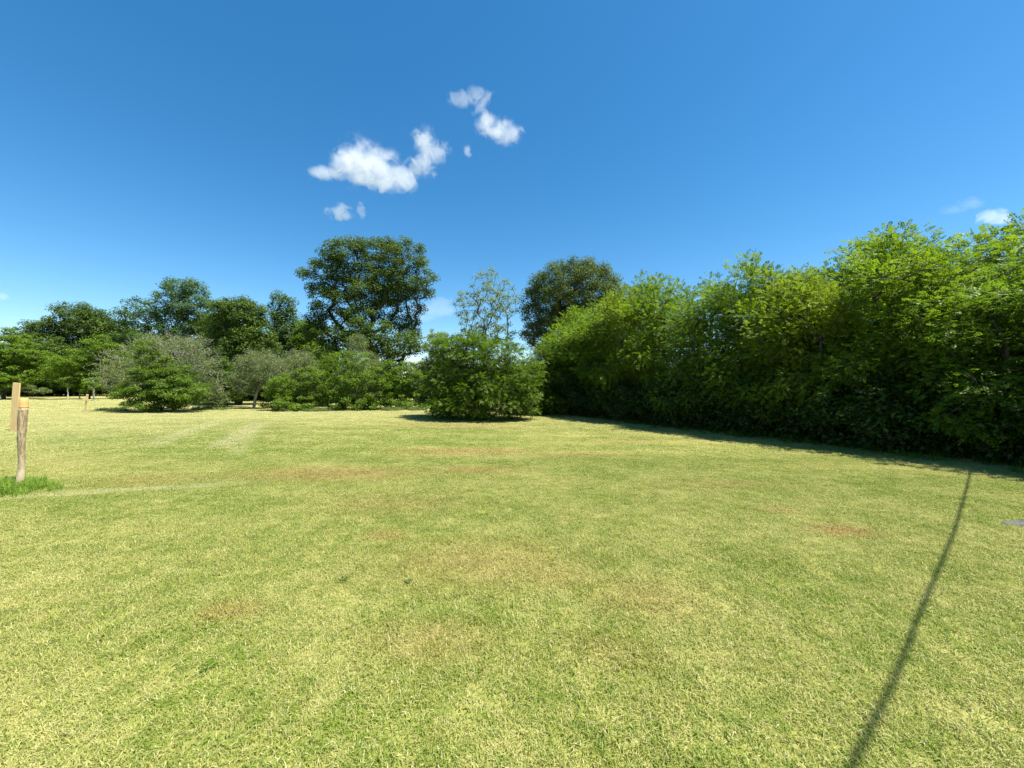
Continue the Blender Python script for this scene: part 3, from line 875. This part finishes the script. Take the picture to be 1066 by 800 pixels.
m_plank, t, out = new_mat('raw_pine')
pos = t.n('ShaderNodeTexCoord').outputs['Object']
mp = t.n('ShaderNodeMapping'); t.set(mp.inputs[0], pos); mp.inputs['Scale'].default_value = (14, 14, 0.7)
nz = t.noise(mp.outputs[0], 5, 5, 0.6, 0.6)
p = t.n('ShaderNodeBsdfPrincipled')
t.set(p.inputs['Base Color'], t.mix(t.ramp(nz, 0.35, 0.68), rgba((0.70, 0.51, 0.25)), rgba((0.55, 0.36, 0.15))))
p.inputs['Roughness'].default_value = 0.75
t.t.links.new(p.outputs[0], out.inputs[0])

m_post, t, out = new_mat('stake_bark')
pos = t.n('ShaderNodeTexCoord').outputs['Object']
sx = t.n('ShaderNodeSeparateXYZ'); t.set(sx.inputs[0], pos)
mp = t.n('ShaderNodeMapping'); t.set(mp.inputs[0], pos); mp.inputs['Scale'].default_value = (1, 1, 0.22)
nz = t.noise(mp.outputs[0], 42, 5, 0.7)
c = t.mix(t.ramp(nz, 0.38, 0.62), rgba((0.20, 0.145, 0.07)), rgba((0.48, 0.37, 0.21)))
pale = t.ramp(t.math('ADD', sx.outputs[2], t.math('MULTIPLY', t.noise(pos, 9, 3), 0.6)), 0.95, 0.45)
c = t.mix(pale, c, t.mix(nz, rgba((0.36, 0.27, 0.15)), rgba((0.60, 0.49, 0.32))))
p = t.n('ShaderNodeBsdfPrincipled'); t.set(p.inputs['Base Color'], c); p.inputs['Roughness'].default_value = 0.85
bp = t.n('ShaderNodeBump'); bp.inputs['Strength'].default_value = 0.6; bp.inputs['Distance'].default_value = 0.01
t.set(bp.inputs['Height'], nz); t.t.links.new(bp.outputs[0], p.inputs['Normal'])
t.t.links.new(p.outputs[0], out.inputs[0])


def loft(name, rings_, mat, parent=None, cap=True, smooth=True):
    bm = bmesh.new(); prev = None
    for rg in rings_:
        cur = [bm.verts.new(v) for v in rg]
        if prev:
            for a in range(len(cur)):
                b = (a + 1) % len(cur)
                bm.faces.new((prev[a], prev[b], cur[b], cur[a]))
        else:
            first = cur
        prev = cur
    if cap:
        bm.faces.new(prev); bm.faces.new(first[::-1])
    for f in bm.faces: f.smooth = smooth and len(f.verts) == 4
    bmesh.ops.recalc_face_normals(bm, faces=bm.faces)
    me = bpy.data.meshes.new(name); bm.to_mesh(me); bm.free()
    return link(name, me, mat, parent)


def ring(c, r, n=18, wob=0.0, seed=0, tilt=0.0):
    g = np.random.default_rng(seed)
    w = 1 + wob * g.normal(0, 1, n)
    return [(c[0] + r * w[i] * math.cos(2 * math.pi * i / n), c[1] + r * w[i] * math.sin(2 * math.pi * i / n), c[2] + tilt * math.cos(2 * math.pi * i / n)) for i in range(n)]


# round stake: D = 6.15 m, bark on, top freshly hewn
D = 6.15
x = PX(20, D); z0 = float(hgt(x, D))
st = empty('stake', (x, D, z0), 'crooked round wooden stake with bark and freshly cut orange top in tall grass', 'stake', 'wooden stakes along the left side')
Hs = 1.44
prof = [(-0.1, 0.070, 0.0), (0.0, 0.070, 0.0), (0.05, 0.076, 0.002), (0.09, 0.068, 0.004), (0.13, 0.077, 0.006), (0.17, 0.070, 0.008), (0.21, 0.073, 0.012), (0.25, 0.060, 0.016), (0.32, 0.054, 0.022),
        (0.48, 0.056, 0.026), (0.64, 0.062, 0.034), (0.8, 0.068, 0.046), (0.95, 0.074, 0.056), (1.1, 0.078, 0.062), (1.24, 0.082, 0.066), (1.285, 0.082, 0.067)]
body = loft('post', [ring((dx, 0.012 * math.sin(z * 5), z), r * 0.67, 18, 0.035, int(abs(z) * 100)) for z, r, dx in prof], m_post, st)
cutp = [(1.286, 0.0815, 0.067), (1.30, 0.0785, 0.068), (1.36, 0.076, 0.0695), (Hs - 0.008, 0.074, 0.071), (Hs, 0.068, 0.071)]
loft('cut_top', [ring((dx, 0.012 * math.sin(1.285 * 5), z), r * 0.67, 18, 0.01, 5) for z, r, dx in cutp], m_cut, st)


def board(name, px0, px1, pyt, D, wpx, thick, label, extra=None):
    """flat board stake, leaning from px0 at the foot to px1 at the top"""
    x0 = PX(px0, D); z0 = float(hgt(x0, D)); dx = PX(px1, D) - x0; H = PZ(pyt, D) - z0; w = wpx / F * D
    e = empty(name, (x0, D, z0), label, 'stake', 'wooden stakes along the left side')
    bm = bmesh.new()
    rs = []
    for k in range(9):
        f = k / 8.0; z = -0.12 + (H + 0.12) * f; cx = dx * max(0, z) / H + 0.004 * math.sin(f * 7)
        hw = w / 2 * (0.85 if k == 0 else 1.0)
        top = 0.02 if k == 8 else 0
        rs.append([(cx - hw, -thick / 2, z), (cx + hw, -thick / 2, z - top), (cx + hw, thick / 2, z - top), (cx - hw, thick / 2, z)])
    o = loft('board', rs, m_plank, e, smooth=False)
    bv = o.modifiers.new('bevel', 'BEVEL'); bv.width = 0.004; bv.segments = 2; bv.limit_method = 'ANGLE'
    return e, x0, z0, H, dx, w


board('stake', 14.2, 17.5, 398.5, 13.3, 7.2, 0.035, 'flat pale pine plank stake standing behind the round stake')
e3, _, _, H3, dx3, w3 = board('stake', 89.0, 91.0, 410.5, 23.0, 2.3, 0.03, 'thin distant pine stake left of the grey twiggy bush')
# its short wooden peg
rs = [[(a, b - 0.06, c) for a, b, c in ((xx, -0.02, H3 - 0.32), (xx, 0.02, H3 - 0.32), (xx, 0.02, H3 - 0.26), (xx, -0.02, H3 - 0.26))] for xx in (dx3 - 0.2, dx3 + 0.05)]
loft('peg', rs, m_plank, e3, smooth=False)

m_pale, t, out = new_mat('pale_sapling_bark')
pos = t.n('ShaderNodeTexCoord').outputs['Object']
p = t.n('ShaderNodeBsdfPrincipled'); t.set(p.inputs['Base Color'], t.mix(t.noise(pos, 20, 3), rgba((0.30, 0.30, 0.22)), rgba((0.48, 0.47, 0.38))))
p.inputs['Roughness'].default_value = 0.8; t.t.links.new(p.outputs[0], out.inputs[0])
for q, (px, D, h, lab) in enumerate([(70.5, 44, 1.7, 'young tree with thin pale trunk just left of the distant stake'), (97.5, 40, 1.5, 'young tree with thin pale trunk right of the distant stake'),
                                     (83.0, 47, 1.9, 'small young tree with thin pale trunk behind the distant stake')]):
    x = PX(px, D)
    ms = tree_meshes('young_tree', [(0, 0, h + 0.5, 0.75, 0.7, 0.5), (0.2, 0, h + 0.1, 0.6, 0.6, 0.35)], 950 + q, n_clump=22, clump_r=0.3, per=45, leaf=0.15, asp=0.5, trunk_h=h, trunk_r=0.06, tip_r=0.012)
    plant('young_tree', (x, D, float(hgt(x, D))), lab, 'tree', ms, (m_pale, M_SHRUB), 'young trees on the far lawn at left')

# ------------------------------------------------------------------ tall grass round the stake foot
g = np.random.default_rng(33)
n = 150
P = np.stack([PX(8, 6.1) + g.normal(0, 0.30, n), 5.98 + g.normal(0, 0.17, n)], 1)
P = np.concatenate([P, np.stack([PX(-40, 6.0) + g.normal(0, 0.5, 120), 5.9 + g.normal(0, 0.22, 120)], 1)])
P = np.concatenate([P, np.zeros((len(P), 1))], 1); P[:, 2] = hgt(P[:, 0], P[:, 1])
sc = np.stack([g.uniform(0.7, 1.2, len(P))] * 2 + [g.uniform(0.6, 1.25, len(P))], 1)
scatter('tall_grass', 'patch of uncut bright green grass round the foot of the round stake', P, sc,
        [blade_patch(0.20, 90, 0.08, 0.19, 0.007, 0.7, 51, 0.1, 1.0), blade_patch(0.20, 80, 0.07, 0.16, 0.007, 0.9, 52, 0.0, 0.9)], M_TALL, 34)
# unmown fringe under the far bushes
P = []
for a, b, D in ((285, 345, 24.5), (395, 440, 24.8), (205, 240, 25), (105, 128, 23.5), (318, 335, 24)):
    m = int((b - a) * 1.0)
    pxs = g.uniform(a, b, m); dd = D + g.uniform(-0.2, 1.2, m)
    P.append(np.stack([PX(pxs, dd), dd], 1))
P = np.concatenate(P); P = np.concatenate([P, hgt(P[:, 0], P[:, 1])[:, None]], 1)
sc = np.stack([g.uniform(1.2, 2.0, len(P))] * 2 + [g.uniform(1.0, 2.6, len(P))], 1)
scatter('tall_grass', 'fringe of uncut grass along the foot of the far bushes', P, sc,
        [blade_patch(0.30, 70, 0.06, 0.15, 0.011, 0.8, 53, 0.1, 1.0)], M_PALE, 35)

P = []
for k in range(520):
    x, y = along(g.uniform(0, seglen[-1]), -abs(g.normal(0.55, 0.35)))
    P.append((x, y, float(hgt(x, y))))
sc = np.stack([g.uniform(0.7, 1.5, len(P))] * 2 + [g.uniform(0.5, 1.8, len(P))], 1)
scatter('tall_grass', 'ragged fringe of uncut grass along the shaded foot of the hedge', np.array(P), sc,
        [blade_patch(0.26, 60, 0.07, 0.17, 0.008, 0.8, 54, 0.0, 0.9)], M_SHRUB, 36)

# ------------------------------------------------------------------ grey slab at the right edge
m_slab, t, out = new_mat('grey_slab')
pos = t.n('ShaderNodeTexCoord').outputs['Object']
c = t.mix(t.ramp(t.noise(pos, 14, 5, 0.7), 0.35, 0.68), rgba((0.035, 0.035, 0.036)), rgba((0.10, 0.10, 0.098)))
p = t.n('ShaderNodeBsdfPrincipled'); t.set(p.inputs['Base Color'], c); p.inputs['Roughness'].default_value = 0.8
bp = t.n('ShaderNodeBump'); bp.inputs['Strength'].default_value = 0.5; bp.inputs['Distance'].default_value = 0.01
t.set(bp.inputs['Height'], t.noise(pos, 60, 4)); t.t.links.new(bp.outputs[0], p.inputs['Normal'])
t.t.links.new(p.outputs[0], out.inputs[0])
gz = float(hgt(*slab_xy))
slab = loft('slab', [ring((0, 0, z), r, 40, 0.02, 3) for z, r in ((-0.05, slab_r), (0.012, slab_r), (0.022, slab_r - 0.012), (0.024, slab_r - 0.05), (0.018, slab_r - 0.06), (0.020, 0.05), (0.004, 0.045))], m_slab)
slab.scale = (1, 0.26, 1)
slab.location = (slab_xy[0], slab_xy[1], gz)
tag(slab, 'narrow flat grey stone slab lying in the lawn at the right edge', 'slab')

# ------------------------------------------------------------------ overhead cable that throws the long shadow
shadow = [(1.47, 1.65), (2.06, 2.08), (3.08, 2.87), (4.63, 4.05), (7.0, 5.93), (8.67, 7.27)]
Hc = 4.4
off = SUN_H * (Hc / math.tan(R(SUN_EL)))
cp = [(sx_ + off.x, sy_ + off.y, Hc) for sx_, sy_ in shadow]
d0 = Vector((shadow[1][0] - shadow[0][0], shadow[1][1] - shadow[0][1])).normalized()
d1 = Vector((shadow[-1][0] - shadow[-2][0], shadow[-1][1] - shadow[-2][1])).normalized()
pre = [(cp[0][0] - d0.x * q, cp[0][1] - d0.y * q, Hc + 0.0015 * q * q) for q in (26, 20, 14, 9, 5, 2)]
post_ = [(cp[-1][0] + d1.x * q, cp[-1][1] + d1.y * q, Hc + 0.0015 * q * q) for q in (3, 7, 12, 18, 25, 34)]
path = [Vector(v) for v in pre + cp + post_]
rings_ = []
for k, v in enumerate(path):
    tn = (path[min(k + 1, len(path) - 1)] - path[max(k - 1, 0)]).normalized()
    a = tn.cross(Vector((0, 0, 1))).normalized(); b = a.cross(tn)
    rings_.append([tuple(v + (a * math.cos(u) + b * math.sin(u)) * 0.0140) for u in [2 * math.pi * q / 10 for q in range(10)]])
m_cable, t, out = new_mat('black_cable')
p = t.n('ShaderNodeBsdfPrincipled')
pos = t.n('ShaderNodeTexCoord').outputs['Object']
t.set(p.inputs['Base Color'], t.mix(t.noise(pos, 30, 2), rgba((0.015, 0.015, 0.016)), rgba((0.04, 0.04, 0.042))))
p.inputs['Roughness'].default_value = 0.5
t.t.links.new(p.outputs[0], out.inputs[0])
cable = loft('overhead_cable', rings_, m_cable)
tag(cable, 'black cable strung over the lawn, throwing the long thin shadow at right', 'cable')


# ------------------------------------------------------------------ clouds: real vapour far off
def cloud(name, label, blobs_px, D, dens, seed, noise_scale, amp=1.3, group='small clouds in the blue sky', edge=(0.0, 0.7)):
    cx = sum(b[0] for b in blobs_px) / len(blobs_px); cyy = sum(b[1] for b in blobs_px) / len(blobs_px)
    origin = Vector((PX(cx, D), D, PZ(cyy, D)))
    bl = []
    for b in blobs_px:
        px, py, rx, rz = b[:4]
        rx, rz = rx * 1.35, rz * 1.35
        bl.append((PX(px, D) - origin.x, 0.0, PZ(py, D) - origin.z, rx / F * D, 0.7 * (rx + rz) / 2 / F * D, rz / F * D, b[4] if len(b) > 4 else 1.0))
    bm = bmesh.new()
    for (bx, by, bz, rx, ry, rz, wt) in bl:
        r_ = bmesh.ops.create_icosphere(bm, subdivisions=3, radius=1.0)
        for v in r_['verts']:
            v.co = Vector((bx + v.co.x * rx * 1.02, by + v.co.y * ry * 1.02, bz + v.co.z * rz * 1.02))
    me = bpy.data.meshes.new(name); bm.to_mesh(me); bm.free()
    tmp = bpy.data.objects.new(name + '_raw', me); col.objects.link(tmp)
    rm = tmp.modifiers.new('remesh', 'REMESH'); rm.mode = 'VOXEL'
    rm.voxel_size = min(min(b[3], b[5]) for b in bl) * 0.25
    dg = bpy.context.evaluated_depsgraph_get()
    me2 = bpy.data.meshes.new_from_object(tmp.evaluated_get(dg))
    bpy.data.objects.remove(tmp); bpy.data.meshes.remove(me)
    m, t, out = new_mat(name + '_vapour')
    m.cycles.volume_step_rate = 0.35
    pos = t.n('ShaderNodeTexCoord').outputs['Object']
    S = F / D                                       # metres -> pixels of the photograph, keeps noise scale readable
    nv = t.vmath('ADD', t.vmath('MULTIPLY', pos, (S, S, S)), (seed * 37.0, seed * 11.0, 0))
    n1 = t.noise(nv, noise_scale, 5, 0.58, 0.6)
    acc = None
    for (bx, by, bz, rx, ry, rz, wt) in bl:
        v = t.vmath('DIVIDE', t.vmath('SUBTRACT', pos, (bx, by, bz)), (rx, ry, rz))
        q = t.math('SUBTRACT', wt, t.vmath('LENGTH', v, out=1))
        acc = q if acc is None else t.math('SMOOTH_MAX', acc, q, 0.12)
    n2 = t.ramp(n1, 0.30, 0.70)
    dn = t.math('SUBTRACT', t.math('MULTIPLY', acc, 1.7), t.math('MULTIPLY', t.math('SUBTRACT', 1.0, n2), amp))
    # dies away before the container's skin
    fade = t.ramp(acc, 0.0, 0.30)
    dn = t.math('MULTIPLY', t.ramp(dn, edge[0], edge[1]), fade)
    pv = t.n('ShaderNodeVolumePrincipled')
    pv.inputs['Color'].default_value = (0.90, 0.905, 0.92, 1)
    pv.inputs['Anisotropy'].default_value = 0.0
    t.set(pv.inputs['Density'], t.math('MULTIPLY', dn, dens * S * 0.6))
    t.t.links.new(pv.outputs[0], out.inputs['Volume'])
    o = link(name, me2, None); me2.materials.clear(); me2.materials.append(m)
    o.location = origin
    return tag(o, label, 'cloud', group)


DC = 1500.0
cloud('cloud', 'largest puffy white cloud, left of the others', [(375, 170, 26, 26), (395, 178, 26, 22), (412, 186, 22, 17), (360, 168, 18, 16), (346, 181, 26, 7), (425, 193, 14, 9)], DC, 0.05, 1, 0.075, 0.85)
cloud('cloud', 'ragged upright cloud touching the right side of the largest cloud', [(440, 152, 14, 22), (452, 158, 18, 13), (438, 172, 18, 14), (448, 178, 10, 10)], DC * 1.05, 0.05, 2, 0.08, 1.15)
cloud('cloud', 'faint highest wisp of cloud, just above a white puff', [(484, 103, 20, 8), (498, 100, 20, 9), (500, 110, 12, 12), (505, 118, 8, 10)], DC * 1.1, 0.032, 3, 0.075, 1.2)
cloud('cloud', 'white puff right of the others, beneath the faint wisp', [(508, 132, 14, 13), (518, 135, 22, 13), (530, 139, 16, 12)], DC * 1.1, 0.06, 12, 0.075, 1.0)
cloud('cloud', 'small oval cloud low beneath the largest cloud', [(353, 221, 14, 9), (359, 225, 9, 6)], DC, 0.07, 4, 0.09, 0.9)
cloud('cloud', 'tiny upright puff beside the small oval cloud', [(376, 218, 6, 9), (378, 223, 5, 7)], DC, 0.06, 5, 0.10, 0.9)
cloud('cloud', 'tiny faint wisp between the ragged cloud and the highest cloud', [(487, 157, 5, 8)], DC, 0.05, 6, 0.13, 0.9)
cloud('cloud', 'flat white cloud above the hedge at the right edge', [(1033, 226, 16, 8), (1040, 229, 12, 6)], DC, 0.06, 7, 0.08, 1.0)
cloud('cloud', 'very thin streak of cloud left of the flat white cloud', [(1010, 212, 16, 7), (992, 218, 14, 6)], DC * 1.05, 0.012, 8, 0.07, 1.1)
cloud('cloud', 'low flat bank of white cloud showing right of the oak', [(450, 322, 32, 9), (462, 314, 22, 6), (436, 330, 22, 8)], DC * 1.8, 0.014, 9, 0.05, 0.9)
cloud('cloud', 'lowest white cloud glimpsed through the gap under the oak', [(428, 374, 26, 16), (440, 384, 22, 12)], DC * 2.2, 0.022, 10, 0.05, 0.9)
cloud('cloud', 'tiny pale cloud at the far left edge', [(1, 309, 9, 5)], DC, 0.03, 11, 0.1, 0.9)

# ------------------------------------------------------------------ small things in the grass


def rosette(name, label, x, y, n, L, seed, mat):
    g = np.random.default_rng(seed)
    a = g.random(n) * 6.28; e = g.uniform(0.2, 0.7, n); l = L * g.uniform(0.7, 1.2, n)
    d = np.stack([np.cos(a) * np.cos(e), np.sin(a) * np.cos(e), np.sin(e)], 1)
    b = np.cross(d, [0, 0, 1.0]); b = norm(b) * (l * 0.16)[:, None]
    p0 = d * 0.006 + [0, 0, 0.012]; p1 = d * (l * 0.55)[:, None] + [0, 0, 0.015]; p2 = d * l[:, None] * [1, 1, 0.6] + [0, 0, 0.01]
    V = np.stack([p0, p1 + b, p2, p1 - b], 1).reshape(-1, 3)
    o = link(name, mesh_np(name, V, np.arange(4 * n).reshape(n, 4), g.random(n)), mat)
    o.location = (x, y, float(hgt(x, y)))
    return tag(o, label, 'weed')


def gp(px, py):
    D = CAM_H * F / (py - HORIZON)
    return PX(px, D), D


rosette('weed', 'flat dark green weed rosette in the middle of the lawn', *gp(425, 608), 22, 0.042, 71, M_OAK)
rosette('weed', 'small dark weed left of the middle of the lawn', *gp(356, 606), 12, 0.05, 72, M_DARK)
rosette('weed', 'tiny green weed near the lower left of the lawn', *gp(216, 697), 12, 0.05, 73, M_SHRUB)

print('objects', len(bpy.data.objects), 'faces', sum(len(m.polygons) for m in bpy.data.meshes))
